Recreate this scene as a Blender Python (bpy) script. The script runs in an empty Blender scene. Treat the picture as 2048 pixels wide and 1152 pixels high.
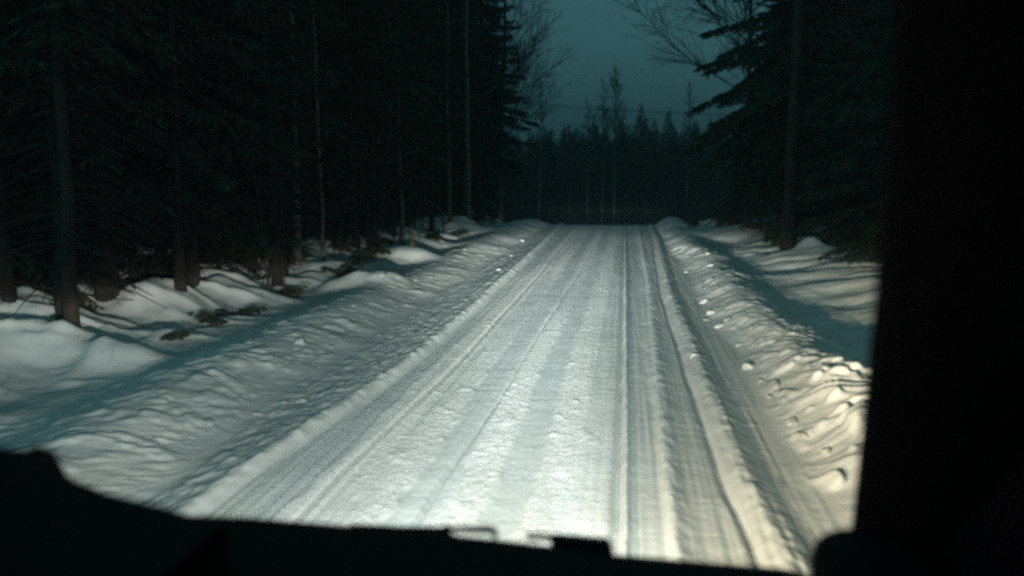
import bpy, bmesh, math, random
import numpy as np
from mathutils import Vector, Matrix

S = bpy.context.scene
COL = S.collection
R = math.radians

# ------------------------------------------------------------------ camera
EYE = 1.9                     # eye height inside the van, metres above the packed snow
FPX = 1774.0                  # focal length in pixels of the 2048 px wide photograph
PITCH = math.atan(0.1274)
YAW = math.atan(0.1274 * math.cos(PITCH))
cam_d = bpy.data.cameras.new("camera")
cam = bpy.data.objects.new("camera", cam_d)
COL.objects.link(cam)
cam.location = (0, 0, EYE)
cam.rotation_euler = (math.pi / 2 - PITCH, 0, YAW)
cam_d.sensor_width = 36.0
cam_d.lens = 36.0 * FPX / 2048.0
cam_d.clip_start = 0.02
cam_d.clip_end = 3000
cam_d.dof.use_dof = True
cam_d.dof.focus_distance = 13.0
cam_d.dof.aperture_fstop = 1.9
S.camera = cam

# ------------------------------------------------------------------ dusk sky, sun, exposure
W = bpy.data.worlds.new("World")
S.world = W
W.use_nodes = True
nt = W.node_tree
nt.nodes.clear()
sky = nt.nodes.new("ShaderNodeTexSky")
sky.sky_type = 'NISHITA'
sky.sun_disc = False
SUN_EL, SUN_ROT = R(4.0), R(200.0)
sky.sun_elevation = SUN_EL
sky.sun_rotation = SUN_ROT
sky.dust_density = 4.0
bw = nt.nodes.new("ShaderNodeRGBToBW")
tint = nt.nodes.new("ShaderNodeMix")
tint.data_type = 'RGBA'
tint.blend_type = 'MULTIPLY'
tint.inputs["Factor"].default_value = 1.0
tint.inputs["B"].default_value = (0.29, 0.86, 0.97, 1.0)      # heavy evening overcast: blue-green
bg = nt.nodes.new("ShaderNodeBackground")
bg.inputs["Strength"].default_value = 0.063
wo = nt.nodes.new("ShaderNodeOutputWorld")
nt.links.new(sky.outputs["Color"], bw.inputs["Color"])
nt.links.new(bw.outputs["Val"], tint.inputs["A"])
# overcast luminance: brighter overhead than at the horizon, (1 + 2 sin h)
geo_w = nt.nodes.new("ShaderNodeTexCoord")
sep_w = nt.nodes.new("ShaderNodeSeparateXYZ")
mx0 = nt.nodes.new("ShaderNodeMath")
mx0.operation = 'MAXIMUM'
mx0.inputs[1].default_value = 0.0
ma = nt.nodes.new("ShaderNodeMath")
ma.operation = 'MULTIPLY_ADD'
ma.inputs[1].default_value = 2.0
ma.inputs[2].default_value = 1.0
oc = nt.nodes.new("ShaderNodeMix")
oc.data_type = 'RGBA'
oc.blend_type = 'MULTIPLY'
oc.inputs["Factor"].default_value = 1.0
nt.links.new(geo_w.outputs["Generated"], sep_w.inputs["Vector"])
nt.links.new(sep_w.outputs["Z"], mx0.inputs[0])
nt.links.new(mx0.outputs[0], ma.inputs[0])
nt.links.new(tint.outputs["Result"], oc.inputs["A"])
nt.links.new(ma.outputs[0], oc.inputs["B"])
nt.links.new(oc.outputs["Result"], bg.inputs["Color"])
nt.links.new(bg.outputs["Background"], wo.inputs["Surface"])

sun_d = bpy.data.lights.new("sun", 'SUN')
sun_d.energy = 0.01
sun_d.angle = R(40)
sun_d.color = (0.55, 0.9, 1.0)
sun = bpy.data.objects.new("sun", sun_d)
COL.objects.link(sun)
sd = Vector((math.sin(SUN_ROT) * math.cos(SUN_EL), math.cos(SUN_ROT) * math.cos(SUN_EL), math.sin(SUN_EL)))
sun.rotation_euler = (-sd).to_track_quat('-Z', 'Y').to_euler()

S.view_settings.view_transform = 'Standard'
S.view_settings.look = 'None'
S.view_settings.exposure = 0.0
S.view_settings.gamma = 1.0
S.view_settings.use_curve_mapping = False
S.render.engine = 'CYCLES'
S.cycles.max_bounces = 4
S.cycles.diffuse_bounces = 2
S.cycles.glossy_bounces = 2
S.cycles.transparent_max_bounces = 8
S.cycles.use_denoising = False
S.cycles.pixel_filter_type = 'BLACKMAN_HARRIS'
S.cycles.filter_width = 2.8
S.cycles.sample_clamp_indirect = 0.4
S.cycles.sample_clamp_direct = 4.0

HAZE = 0.0034                 # haze density per metre
BEAM = 1.0                    # headlamp strength multiplier

# ------------------------------------------------------------------ pixel helpers (2048 x 1152 photograph)
_R = Vector((math.cos(YAW), math.sin(YAW), 0))
_F = Vector((-math.sin(YAW) * math.cos(PITCH), math.cos(YAW) * math.cos(PITCH), -math.sin(PITCH)))
_U = Vector((-math.sin(YAW) * math.sin(PITCH), math.cos(YAW) * math.sin(PITCH), math.cos(PITCH)))


def ray(px, py):
    return _R * ((px - 1024) / FPX) + _U * ((576 - py) / FPX) + _F


def at(px, py, Y):
    d = ray(px, py)
    t = Y / d.y
    return Vector((d.x * t, Y, EYE + d.z * t))


# ------------------------------------------------------------------ noise and relief of the snow
def _hash(ix, iy, seed):
    h = (ix.astype(np.int64) * 374761393 + iy.astype(np.int64) * 668265263 + seed * 1274126177) & 0xFFFFFFFF
    h = ((h ^ (h >> 13)) * 1274126177) & 0xFFFFFFFF
    h = h ^ (h >> 16)
    return (h & 0xFFFFFF).astype(np.float64) / 0xFFFFFF * 2 - 1


def vn(x, y, seed=0):
    x, y = np.broadcast_arrays(np.asarray(x, float), np.asarray(y, float))
    ix, iy = np.floor(x), np.floor(y)
    fx, fy = x - ix, y - iy
    ux = fx * fx * fx * (fx * (fx * 6 - 15) + 10)
    uy = fy * fy * fy * (fy * (fy * 6 - 15) + 10)
    a = _hash(ix, iy, seed)
    b = _hash(ix + 1, iy, seed)
    c = _hash(ix, iy + 1, seed)
    d = _hash(ix + 1, iy + 1, seed)
    return (a * (1 - ux) + b * ux) * (1 - uy) + (c * (1 - ux) + d * ux) * uy


def fbm(x, y, octv=3, seed=0, gain=0.5):
    s, a, t = 0.0, 1.0, 0.0
    for o in range(octv):
        s = s + a * vn(x * (2.03 ** o) + 17.3 * o, y * (2.03 ** o) - 9.1 * o, seed + o)
        t += a
        a *= gain
    return s / t


def sst(a, b, x):
    t = np.clip((np.asarray(x, float) - a) / (b - a), 0, 1)
    return t * t * (3 - 2 * t)


def g(x, c, w):
    return np.exp(-((x - c) / w) ** 2)


ROAD_L, ROAD_R = -2.85, 1.15
RIDGE_L = ([3, 5.1, 6.4, 8.6, 12.5, 20, 27, 40], [-2.48, -2.36, -2.26, -2.12, -2.1, -2.16, -2.28, -2.5])
RIDGE_R = ([3, 4.2, 5.6, 8.4, 13.5, 19.8, 26, 40], [0.82, 0.78, 0.735, 0.71, 0.69, 0.78, 0.92, 0.98])
RIDGE_S = ([3, 5.2, 7.5, 16, 30], [0.27, 0.28, 0.31, 0.43, 0.48])
GROOVE_A = ([3, 5.2, 8.4, 16, 30], [-1.82, -1.78, -1.66, -1.6, -1.7])


def drop(Y):
    t = np.clip(Y - 33.0, 0, None)
    return -3.0 * (1 - np.exp(-t * t / 250.0))


def road_pack(X, Y):
    """1 = smooth, tyre-pressed snow, 0 = loose crumbly snow"""
    w = 0.05 * vn(Y * 0.22, 0 * Y, 5) + 0.025 * vn(Y * 0.7, 0 * Y, 6) + 0.012 * np.clip(Y - 8, 0, 20) * 0.5
    Xs = X - w
    p = 0.55 + 0 * Xs
    for c, hw, val in ((-2.62, 0.2, 0.75), (-1.98, 0.12, 0.9), (-1.72, 0.16, 0.0), (-1.36, 0.14, 0.1), (-1.15, 0.12, 1.0),
                       (-0.88, 0.13, 0.15), (-0.64, 0.11, 0.9), (-0.38, 0.13, 0.0), (-0.12, 0.1, 0.5), (0.15, 0.11, 1.0),
                       (0.48, 0.14, 0.55), (0.95, 0.16, 0.75)):
        m = sst(hw + 0.035, hw - 0.035, np.abs(Xs - c) + 0.03 * vn(X * 9, Y * 4, 21))
        val = np.clip(val + 0.55 * vn(Y * 0.16 + 3.7 * c, 0 * Y + c, 23), 0, 1)
        p = p * (1 - m) + val * m
    return np.clip(p + 0.15 * fbm(X * 4, Y * 1.2, 2, 31), 0, 1)


def road_relief(X, Y):
    p = road_pack(X, Y)
    near_ = np.clip(1.3 - Y / 32.0, 0.35, 1)
    z = 0.010 * vn(X * 0.8, Y * 0.25, 40)
    # pressed tyre lanes sit lower
    z = z - 0.010 * sst(0.3, 0.95, p)
    # loose crumbs in patches, fine streaks along the lane, faint ripples across it
    patch = 0.35 + 0.65 * sst(-0.35, 0.45, fbm(X * 1.6, Y * 0.35, 2, 47))
    crumb = np.abs(fbm(X * 27, Y * 19, 3, 50, 0.6))
    z = z + (1 - p) * patch * 0.0095 * near_ * crumb
    clump = sst(0.35, 0.85, fbm(X * 8, Y * 6, 2, 57))
    z = z + (1 - p) * patch * 0.009 * near_ * clump
    z = z + 0.0062 * fbm(X * 30 + 0.3 * vn(Y * 0.3, 0 * Y, 59), Y * 0.45, 2, 58)
    z = z + 0.0018 * near_ * (0.4 + 0.6 * p) * fbm(X * 2.4, Y * 10, 2, 60)
    z = z + 0.0016 * near_ * fbm(X * 28, Y * 24, 2, 66)
    wob = 0.012 * vn(Y * 1.3, 0 * Y, 70)
    cl = np.interp(Y, *RIDGE_L) + wob
    cr = np.interp(Y, *RIDGE_R) + wob
    cs = np.interp(Y, *RIDGE_S) + 0.5 * wob
    ga = np.interp(Y, *GROOVE_A) + 0.8 * wob
    lump = 1 + 0.22 * fbm(X * 14, Y * 7, 2, 74)
    tl_ = X - cl
    z = z + 0.066 * sst(0.085, -0.035, tl_) * lump - 0.026 * sst(-0.05, -0.12, tl_) - 0.040 * sst(-0.12, -0.5, tl_)
    tr_ = X - cr
    z = z + 0.058 * (sst(-0.08, 0.045, tr_) - sst(0.05, 0.24, tr_)) * lump - 0.034 * g(X, cr - 0.095, 0.024)
    z = z + 0.030 * (sst(-0.05, 0.015, X - cs) - sst(0.02, 0.16, X - cs)) * lump
    z = z - 0.050 * g(X, ga, 0.026) + 0.012 * g(X, ga + 0.05, 0.03)
    gb = np.interp(Y, (4.5, 7.5, 17, 30), (-1.11, -1.05, -0.88, -0.75)) + wob * 0.5 + 0.02 * vn(Y * 0.4, 0 * Y, 79)
    z = z - 0.036 * g(X, gb, 0.018)
    gc = 0.0 + 0.4 * wob - 0.02 * sst(6, 3, Y)
    z = z - 0.055 * g(X, gc - 0.012, 0.026) + 0.040 * g(X, gc + 0.042, 0.020) * lump
    return z, p


MOUNDS = []      # (x, y, rx, ry, h) single snow pillows on the forest floor


def H(X, Y):
    """snow height anywhere; returns z and how pressed the snow is"""
    X = np.asarray(X, float)
    Y = np.asarray(Y, float)
    X, Y = np.broadcast_arrays(X, Y)
    base = drop(Y)
    edge_l = ROAD_L + 0.10 * vn(Y * 0.55, 0 * Y, 90) + 0.05 * vn(Y * 2.1, 0 * Y, 91)
    edge_r = ROAD_R + 0.06 * vn(Y * 0.6, 0 * Y, 92) + 0.05 * vn(Y * 2.3, 0 * Y, 93)
    rr, pack = road_relief(np.clip(X, -3.2, 1.5), Y)
    onroad = sst(-0.12, 0.1, X - edge_l) * sst(0.08, -0.1, X - edge_r)
    z = base + rr * onroad
    pack = pack * onroad
    # verge on the stake side
    u = edge_l - X
    vary = 1 + 0.25 * vn(Y * 0.35, 0 * Y, 95)
    crest = 0.16 * vary * (1 + 0.45 * g(Y, 34.0, 3.5))
    prof = crest * (sst(0, 0.85, u) - 0.92 * sst(0.95, 1.75, u))
    slope_h = 0.42 + 0.014 * np.clip(Y - 8, 0, 25)
    prof = prof + slope_h * sst(1.9, 5.2, u) + 0.035 * np.clip(u - 4.6, 0, 30)
    amp = sst(0.02, 0.35, u)
    billow = np.abs(fbm(X * 2.2 + 0.8 * Y * 0.4, Y * 2.0, 3, 100, 0.55))
    clod = sst(0.2, 0.7, fbm(X * 5.0, Y * 5.0, 2, 104))
    on_berm = sst(0.0, 0.25, u) * sst(2.4, 1.2, u)
    wx_, wy_ = X + 0.35 * vn(X * 1.1, Y * 0.9, 170) + 0.12 * vn(X * 3.1, Y * 2.7, 171), Y + 0.45 * vn(X * 1.0, Y * 0.8, 172) + 0.12 * vn(X * 3.3, Y * 2.9, 173)
    streak = np.abs(fbm((wx_ * 0.9 + wy_ * 0.25) * 2.4, (wy_ - 0.45 * wx_) * 3.2, 4, 108, 0.6)) * (0.5 + 0.9 * sst(-0.5, 0.6, vn(X * 0.8, Y * 0.5, 174)))
    rough = on_berm * (0.036 * streak + 0.016 * clod * np.clip(1.2 - Y / 40, 0.2, 1)) + amp * 0.009 * fbm(X * 6, Y * 6, 3, 112)
    soft = sst(1.6, 2.6, u) * (0.16 * fbm(X * 0.8, Y * 0.7, 3, 116, 0.5) + 0.05 * billow + 0.05 * fbm(X * 3.2, Y * 3.0, 3, 118))
    drift = np.clip(1 - np.abs(vn(X * 0.55 + 0.12 * Y, Y * 1.05 - 0.35 * X, 150)) * 1.5, 0, 1) ** 2
    drift = drift + 0.6 * np.clip(1 - np.abs(vn(X * 0.9 + 4.2, Y * 1.9 - 0.5 * X, 151)) * 1.6, 0, 1) ** 2
    soft = soft + sst(1.5, 2.4, u) * 0.12 * drift
    zl = prof + rough + soft
    # verge on the other side
    v = X - edge_r
    vary2 = 1 + 0.22 * vn(Y * 0.4, 0 * Y, 120)
    crest2 = 0.19 * vary2 * (1 + 0.5 * g(Y, 34.5, 3.0))
    prof2 = crest2 * (sst(0, 0.58, v) - 0.8 * sst(0.66, 1.3, v))
    prof2 = prof2 + 0.22 * sst(1.3, 3.2, v) + 0.045 * np.clip(v - 3.0, 0, 30)
    amp2 = sst(0.0, 0.3, v)
    streak2 = np.abs(fbm((wx_ * 0.9 - wy_ * 0.2) * 2.8, (wy_ + 0.45 * wx_) * 3.4, 4, 124, 0.62)) * (0.5 + 0.9 * sst(-0.5, 0.6, vn(X * 0.9, Y * 0.6, 175)))
    clod2 = sst(0.15, 0.65, fbm(X * 5.5, Y * 5.0, 2, 128))
    on_b2 = sst(0.0, 0.2, v) * sst(1.7, 0.9, v)
    rough2 = on_b2 * (0.045 * streak2 + (0.016 + 0.045 * sst(10, 6, Y)) * clod2 * np.clip(1.2 - Y / 40, 0.2, 1)) + amp2 * 0.009 * fbm(X * 6, Y * 6, 3, 132)
    wave = np.abs(vn(X * 0.35 + 0.15 * Y, Y * 1.15 + 0.5 * X, 136))
    soft2 = sst(1.0, 2.0, v) * (0.13 * wave + 0.10 * fbm(X * 0.7, Y * 0.9, 2, 140) + 0.022 * fbm(X * 3.2, Y * 3.4, 3, 142))
    zr = prof2 + rough2 + soft2 + 0.20 * np.exp(-((X - 2.35) / 0.6) ** 2 - ((Y - 7.4) / 0.9) ** 2)
    z = z + np.where(u > 0, zl, 0) + np.where(v > 0, zr, 0)
    for (mx, my, rx, ry, h) in MOUNDS:
        d2 = ((X - mx) / rx) ** 2 + ((Y - my) / ry) ** 2
        z = z + h * np.exp(-d2 ** 1.4)
    return z, pack


_HG = []


def hz(x, y):
    """snow height by bilinear look-up in a 0.2 m grid made once"""
    if not _HG:
        gx, gy = np.arange(-40, 40.01, 0.2), np.arange(4, 112, 0.2)
        _HG.append(H(gx[None, :], gy[:, None])[0])
    G = _HG[0]
    fx, fy = (x + 40) / 0.2, (y - 4) / 0.2
    i, j = int(min(max(fx, 0), G.shape[1] - 2)), int(min(max(fy, 0), G.shape[0] - 2))
    a, b = fx - i, fy - j
    return float((G[j, i] * (1 - a) + G[j, i + 1] * a) * (1 - b) + (G[j + 1, i] * (1 - a) + G[j + 1, i + 1] * a) * b)


def hit(px, py, y0=3.0, y1=70.0):
    """where the sight line through a pixel meets the snow"""
    d = ray(px, py)
    Y = np.concatenate([np.arange(y0, 40, 0.02), np.arange(40, y1, 0.1)])
    X = d.x / d.y * Y
    Z = EYE + d.z / d.y * Y
    below = np.nonzero(Z <= H(X, Y)[0])[0]
    i = below[0] if len(below) else len(Y) - 1
    return Vector((X[i], Y[i], Z[i]))


# snow pillows: over stumps and stones at the forest edge
for a in ((-5.75, 8.3, 0.5, 0.42, 0.17), (-5.0, 8.2, 0.4, 0.35, 0.22), (-4.55, 13.9, 0.36, 0.38, 0.20), (-4.05, 14.2, 0.5, 0.45, 0.15),
          (-4.65, 18.6, 0.55, 0.5, 0.36), (-5.6, 12.2, 0.6, 0.6, 0.22), (-6.1, 11.0, 0.5, 0.6, 0.25), (-5.2, 15.6, 0.7, 0.6, 0.2),
          (-5.4, 22.5, 0.9, 0.9, 0.3), (-5.2, 28.0, 1.0, 1.2, 0.3), (-6.5, 9.3, 0.6, 0.5, 0.12), (3.9, 19.4, 0.25, 0.3, 0.22),
          (3.4, 26.5, 1.2, 1.5, 0.35), (2.9, 11.0, 0.8, 0.6, -0.12), (3.2, 16.0, 1.0, 0.8, 0.1)):
    MOUNDS.append(a)


# ------------------------------------------------------------------ materials
def mat(name):
    m = bpy.data.materials.new(name)
    m.use_nodes = True
    n = m.node_tree
    n.nodes.clear()
    out = n.nodes.new("ShaderNodeOutputMaterial")
    b = n.nodes.new("ShaderNodeBsdfPrincipled")
    n.links.new(b.outputs["BSDF"], out.inputs["Surface"])
    return m, n, b, out


def noise_mat(name, c0, c1, scale, rough=0.8, bump=0.0, bscale=None, spec=0.3, stretch=(1, 1, 1), metallic=0.0, coords="Object"):
    m, n, b, out = mat(name)
    tc = n.nodes.new("ShaderNodeTexCoord")
    mp = n.nodes.new("ShaderNodeMapping")
    mp.inputs["Scale"].default_value = stretch
    tx = n.nodes.new("ShaderNodeTexNoise")
    tx.inputs["Scale"].default_value = scale
    tx.inputs["Detail"].default_value = 5
    cr = n.nodes.new("ShaderNodeValToRGB")
    cr.color_ramp.elements[0].position = 0.3
    cr.color_ramp.elements[1].position = 0.7
    cr.color_ramp.elements[0].color = (*c0, 1)
    cr.color_ramp.elements[1].color = (*c1, 1)
    n.links.new(tc.outputs[coords], mp.inputs["Vector"])
    n.links.new(mp.outputs["Vector"], tx.inputs["Vector"])
    n.links.new(tx.outputs["Fac"], cr.inputs["Fac"])
    n.links.new(cr.outputs["Color"], b.inputs["Base Color"])
    b.inputs["Roughness"].default_value = rough
    b.inputs["Specular IOR Level"].default_value = spec
    b.inputs["Metallic"].default_value = metallic
    if bump:
        t2 = n.nodes.new("ShaderNodeTexNoise")
        t2.inputs["Scale"].default_value = bscale or scale
        t2.inputs["Detail"].default_value = 4
        bp = n.nodes.new("ShaderNodeBump")
        bp.inputs["Strength"].default_value = 1.0
        bp.inputs["Distance"].default_value = bump
        n.links.new(mp.outputs["Vector"], t2.inputs["Vector"])
        n.links.new(t2.outputs["Fac"], bp.inputs["Height"])
        n.links.new(bp.outputs["Normal"], b.inputs["Normal"])
    return m


def snow_mat():
    m, n, b, out = mat("snow")
    at_ = n.nodes.new("ShaderNodeAttribute")
    at_.attribute_name = "pack"
    geo = n.nodes.new("ShaderNodeNewGeometry")
    t1 = n.nodes.new("ShaderNodeTexNoise")
    t1.inputs["Scale"].default_value = 1.7
    t1.inputs["Detail"].default_value = 6
    n.links.new(geo.outputs["Position"], t1.inputs["Vector"])
    mx = n.nodes.new("ShaderNodeMix")
    mx.data_type = 'RGBA'
    mx.inputs["A"].default_value = (0.86, 0.86, 0.85, 1)
    mx.inputs["B"].default_value = (0.66, 0.70, 0.70, 1)
    n.links.new(at_.outputs["Fac"], mx.inputs["Factor"])
    m2 = n.nodes.new("ShaderNodeMix")
    m2.data_type = 'RGBA'
    m2.blend_type = 'MULTIPLY'
    rmp = n.nodes.new("ShaderNodeValToRGB")
    rmp.color_ramp.elements[0].position = 0.35
    rmp.color_ramp.elements[0].color = (0.86, 0.87, 0.86, 1)
    rmp.color_ramp.elements[1].position = 0.65
    rmp.color_ramp.elements[1].color = (1, 1, 1, 1)
    n.links.new(t1.outputs["Fac"], rmp.inputs["Fac"])
    m2.inputs["Factor"].default_value = 1
    n.links.new(mx.outputs["Result"], m2.inputs["A"])
    n.links.new(rmp.outputs["Color"], m2.inputs["B"])
    n.links.new(m2.outputs["Result"], b.inputs["Base Color"])
    b.inputs["Roughness"].default_value = 0.62
    b.inputs["Specular IOR Level"].default_value = 0.25
    t2 = n.nodes.new("ShaderNodeTexNoise")
    t2.inputs["Scale"].default_value = 38
    t2.inputs["Detail"].default_value = 5
    t2.inputs["Roughness"].default_value = 0.65
    n.links.new(geo.outputs["Position"], t2.inputs["Vector"])
    bp = n.nodes.new("ShaderNodeBump")
    bp.inputs["Distance"].default_value = 0.007
    t2.inputs["Scale"].default_value = 52
    st = n.nodes.new("ShaderNodeMath")
    st.operation = 'MULTIPLY_ADD'
    st.inputs[1].default_value = -0.75
    st.inputs[2].default_value = 1.0
    n.links.new(at_.outputs["Fac"], st.inputs[0])
    n.links.new(st.outputs[0], bp.inputs["Strength"])
    n.links.new(t2.outputs["Fac"], bp.inputs["Height"])
    n.links.new(bp.outputs["Normal"], b.inputs["Normal"])
    return m


M_SNOW = snow_mat()
M_NEEDLE = noise_mat("spruce_needles", (0.020, 0.028, 0.014), (0.045, 0.055, 0.028), 3.0, 0.75, spec=0.2)
M_NEEDLE2 = noise_mat("young_spruce_needles", (0.045, 0.055, 0.022), (0.11, 0.11, 0.045), 9.0, 0.75, spec=0.2)
M_BARK = noise_mat("spruce_bark", (0.014, 0.011, 0.009), (0.05, 0.039, 0.03), 7.0, 0.9, 0.02, 14, stretch=(1, 1, 0.25))
M_TWIG = noise_mat("bare_twig_bark", (0.03, 0.022, 0.018), (0.075, 0.055, 0.045), 8.0, 0.9)


def birch_mat():
    m, n, b, out = mat("birch_bark")
    tc = n.nodes.new("ShaderNodeTexCoord")
    mp = n.nodes.new("ShaderNodeMapping")
    mp.inputs["Scale"].default_value = (2.0, 2.0, 9.0)
    tx = n.nodes.new("ShaderNodeTexNoise")
    tx.inputs["Scale"].default_value = 1.6
    tx.inputs["Detail"].default_value = 6
    tx.inputs["Roughness"].default_value = 0.7
    cr = n.nodes.new("ShaderNodeValToRGB")
    e = cr.color_ramp.elements
    e[0].position, e[0].color = 0.40, (0.035, 0.03, 0.026, 1)
    e[1].position, e[1].color = 0.50, (0.15, 0.13, 0.105, 1)
    k = e.new(0.7)
    k.color = (0.27, 0.24, 0.19, 1)
    n.links.new(tc.outputs["Object"], mp.inputs["Vector"])
    n.links.new(mp.outputs["Vector"], tx.inputs["Vector"])
    n.links.new(tx.outputs["Fac"], cr.inputs["Fac"])
    n.links.new(cr.outputs["Color"], b.inputs["Base Color"])
    b.inputs["Roughness"].default_value = 0.8
    return m


M_BIRCH = birch_mat()


# ------------------------------------------------------------------ mesh helpers
def link(name, me, material=None, parent=None, loc=(0, 0, 0), rz=0.0, sc=1.0):
    o = bpy.data.objects.new(name, me)
    COL.objects.link(o)
    if material is not None and me is not None and not me.materials:
        me.materials.append(material)
    if parent is not None:
        o.parent = parent
    o.location = loc
    o.rotation_euler = (0, 0, rz)
    if sc != 1.0:
        o.scale = (sc, sc, sc)
    return o


def tag(o, label=None, cat=None, group=None, kind=None):
    if label:
        o["label"] = label
    if cat:
        o["category"] = cat
    if group:
        o["group"] = group
    if kind:
        o["kind"] = kind
    return o


def fast_mesh(name, V, quads=None, tris=None, smooth=True):
    """V (n,3); quads (m,4); tris (k,3)"""
    me = bpy.data.meshes.new(name)
    V = np.asarray(V, np.float32)
    nq = 0 if quads is None else len(quads)
    ntr = 0 if tris is None else len(tris)
    loops = []
    if nq:
        loops.append(np.asarray(quads, np.int32).ravel())
    if ntr:
        loops.append(np.asarray(tris, np.int32).ravel())
    loops = np.concatenate(loops)
    me.vertices.add(len(V))
    me.vertices.foreach_set("co", V.ravel())
    me.loops.add(len(loops))
    me.loops.foreach_set("vertex_index", loops)
    me.polygons.add(nq + ntr)
    starts = np.concatenate([np.arange(nq) * 4, nq * 4 + np.arange(ntr) * 3]).astype(np.int32)
    me.polygons.foreach_set("loop_start", starts)
    me.polygons.foreach_set("use_smooth", np.full(nq + ntr, smooth, bool))
    me.update(calc_edges=True)
    me.validate()
    return me


def grid_mesh(name, X, Y, extra_pack=True):
    """X (rows, cols), Y (rows, cols) -> height-field mesh with the pack attribute"""
    Z, P = H(X, Y)
    nr, nc = X.shape
    V = np.stack([X, Y, Z], -1).reshape(-1, 3)
    i = np.arange(nr - 1)[:, None] * nc + np.arange(nc - 1)[None, :]
    q = np.stack([i, i + 1, i + 1 + nc, i + nc], -1).reshape(-1, 4)
    return V, q, P.ravel()


class MB:
    def __init__(self):
        self.v, self.q, self.t, self.n = [], [], [], 0

    def add(self, V, quads=None, tris=None):
        V = np.asarray(V, float).reshape(-1, 3)
        self.v.append(V)
        if quads is not None and len(quads):
            self.q.append(np.asarray(quads, int) + self.n)
        if tris is not None and len(tris):
            self.t.append(np.asarray(tris, int) + self.n)
        self.n += len(V)

    def tube(self, pts, rad, sides=5, cap=True):
        pts = np.asarray(pts, float)
        rad = np.broadcast_to(np.asarray(rad, float), (len(pts),))
        d = np.gradient(pts, axis=0)
        d /= np.linalg.norm(d, axis=1)[:, None] + 1e-9
        ref = np.array([0, 0, 1.0]) if abs(d[0][2]) < 0.9 else np.array([1.0, 0, 0])
        a = np.cross(d, ref)
        a /= np.linalg.norm(a, axis=1)[:, None] + 1e-9
        b = np.cross(d, a)
        th = np.arange(sides) / sides * 2 * math.pi
        ring = (a[:, None, :] * np.cos(th)[None, :, None] + b[:, None, :] * np.sin(th)[None, :, None]) * rad[:, None, None] + pts[:, None, :]
        n = len(pts)
        i = np.arange(n - 1)[:, None] * sides + np.arange(sides)[None, :]
        j = np.arange(n - 1)[:, None] * sides + (np.arange(sides)[None, :] + 1) % sides
        q = np.stack([i, j, j + sides, i + sides], -1).reshape(-1, 4)
        V = ring.reshape(-1, 3)
        tr = []
        if cap:
            V = np.concatenate([V, pts[:1], pts[-1:]])
            c0, c1 = n * sides, n * sides + 1
            for k in range(sides):
                tr.append((c0, (k + 1) % sides, k))
                tr.append((c1, (n - 1) * sides + k, (n - 1) * sides + (k + 1) % sides))
        self.add(V, q, tr)

    def box(self, c, s, rot=None, bevel=0.0):
        bm = bmesh.new()
        bmesh.ops.create_cube(bm, size=1.0)
        bmesh.ops.scale(bm, vec=s, verts=bm.verts)
        if bevel:
            bmesh.ops.bevel(bm, geom=bm.edges[:], offset=bevel, segments=2, affect='EDGES')
        if rot is not None:
            bmesh.ops.rotate(bm, cent=(0, 0, 0), matrix=rot, verts=bm.verts)
        bmesh.ops.translate(bm, vec=c, verts=bm.verts)
        self.bm(bm)

    def bm(self, bm):
        bmesh.ops.triangulate(bm, faces=[f for f in bm.faces if len(f.verts) > 4])
        bm.verts.index_update()
        V = [v.co[:] for v in bm.verts]
        q = [[v.index for v in f.verts] for f in bm.faces if len(f.verts) == 4]
        t = [[v.index for v in f.verts] for f in bm.faces if len(f.verts) == 3]
        self.add(V, q, t)
        bm.free()

    def mesh(self, name, smooth=True):
        return fast_mesh(name, np.concatenate(self.v), np.concatenate(self.q) if self.q else None,
                         np.concatenate(self.t) if self.t else None, smooth)


# ------------------------------------------------------------------ the snow: road, banks, forest floor
rows = [np.linspace(-30, 2.9, 60)]
y = 3.0
near = []
while y < 41:
    near.append(y)
    y += 0.0031 * y + 0.004
rows.append(np.array(near))
rows.append(41 + (np.linspace(0.03, 1, 60) ** 2.2) * 600)
ROWS = np.concatenate(rows)
NR = len(ROWS)
X_LB, X_RB = -4.95, 2.95


def strip(name, cols, material, label=None, join=None):
    parts = cols if isinstance(cols, list) else [cols]
    Vs, Qs, Ps, n = [], [], [], 0
    for c in parts:
        X = np.broadcast_to(c[None, :], (NR, len(c))).copy()
        Y = np.broadcast_to(ROWS[:, None], (NR, len(c))).copy()
        V, q, P = grid_mesh(name, X, Y)
        Vs.append(V)
        Qs.append(q + n)
        Ps.append(P)
        n += len(V)
    me = fast_mesh(name, np.concatenate(Vs), np.concatenate(Qs))
    a = me.attributes.new("pack", 'FLOAT', 'POINT')
    a.data.foreach_set("value", np.concatenate(Ps).astype(np.float32))
    o = link(name, me, material)
    o["kind"] = "structure"
    if label:
        o["label"] = label
    return o


strip("road", np.linspace(ROAD_L, ROAD_R, 350), M_SNOW, "packed snow road with parallel tyre ruts and small ridges")
strip("snow_bank", np.linspace(X_LB, ROAD_L, 120), M_SNOW, "ploughed snow bank and ditch on the marker stake side of the road")
strip("snow_bank", np.linspace(ROAD_R, X_RB, 110), M_SNOW, "ploughed clumpy snow bank on the road side opposite the marker stake")
lg = X_LB - np.concatenate([np.linspace(0, 6, 84), 6 + np.linspace(0.02, 1, 40) ** 2.5 * 390])
rg = X_RB + np.concatenate([np.linspace(0, 5, 78), 5 + np.linspace(0.02, 1, 40) ** 2.5 * 390])
strip("ground", [lg[::-1].copy(), rg], M_SNOW, "snow covered forest floor on both sides of the road")


# ------------------------------------------------------------------ trees
def unit(v):
    return v / (np.linalg.norm(v, axis=-1, keepdims=True) + 1e-9)


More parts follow.
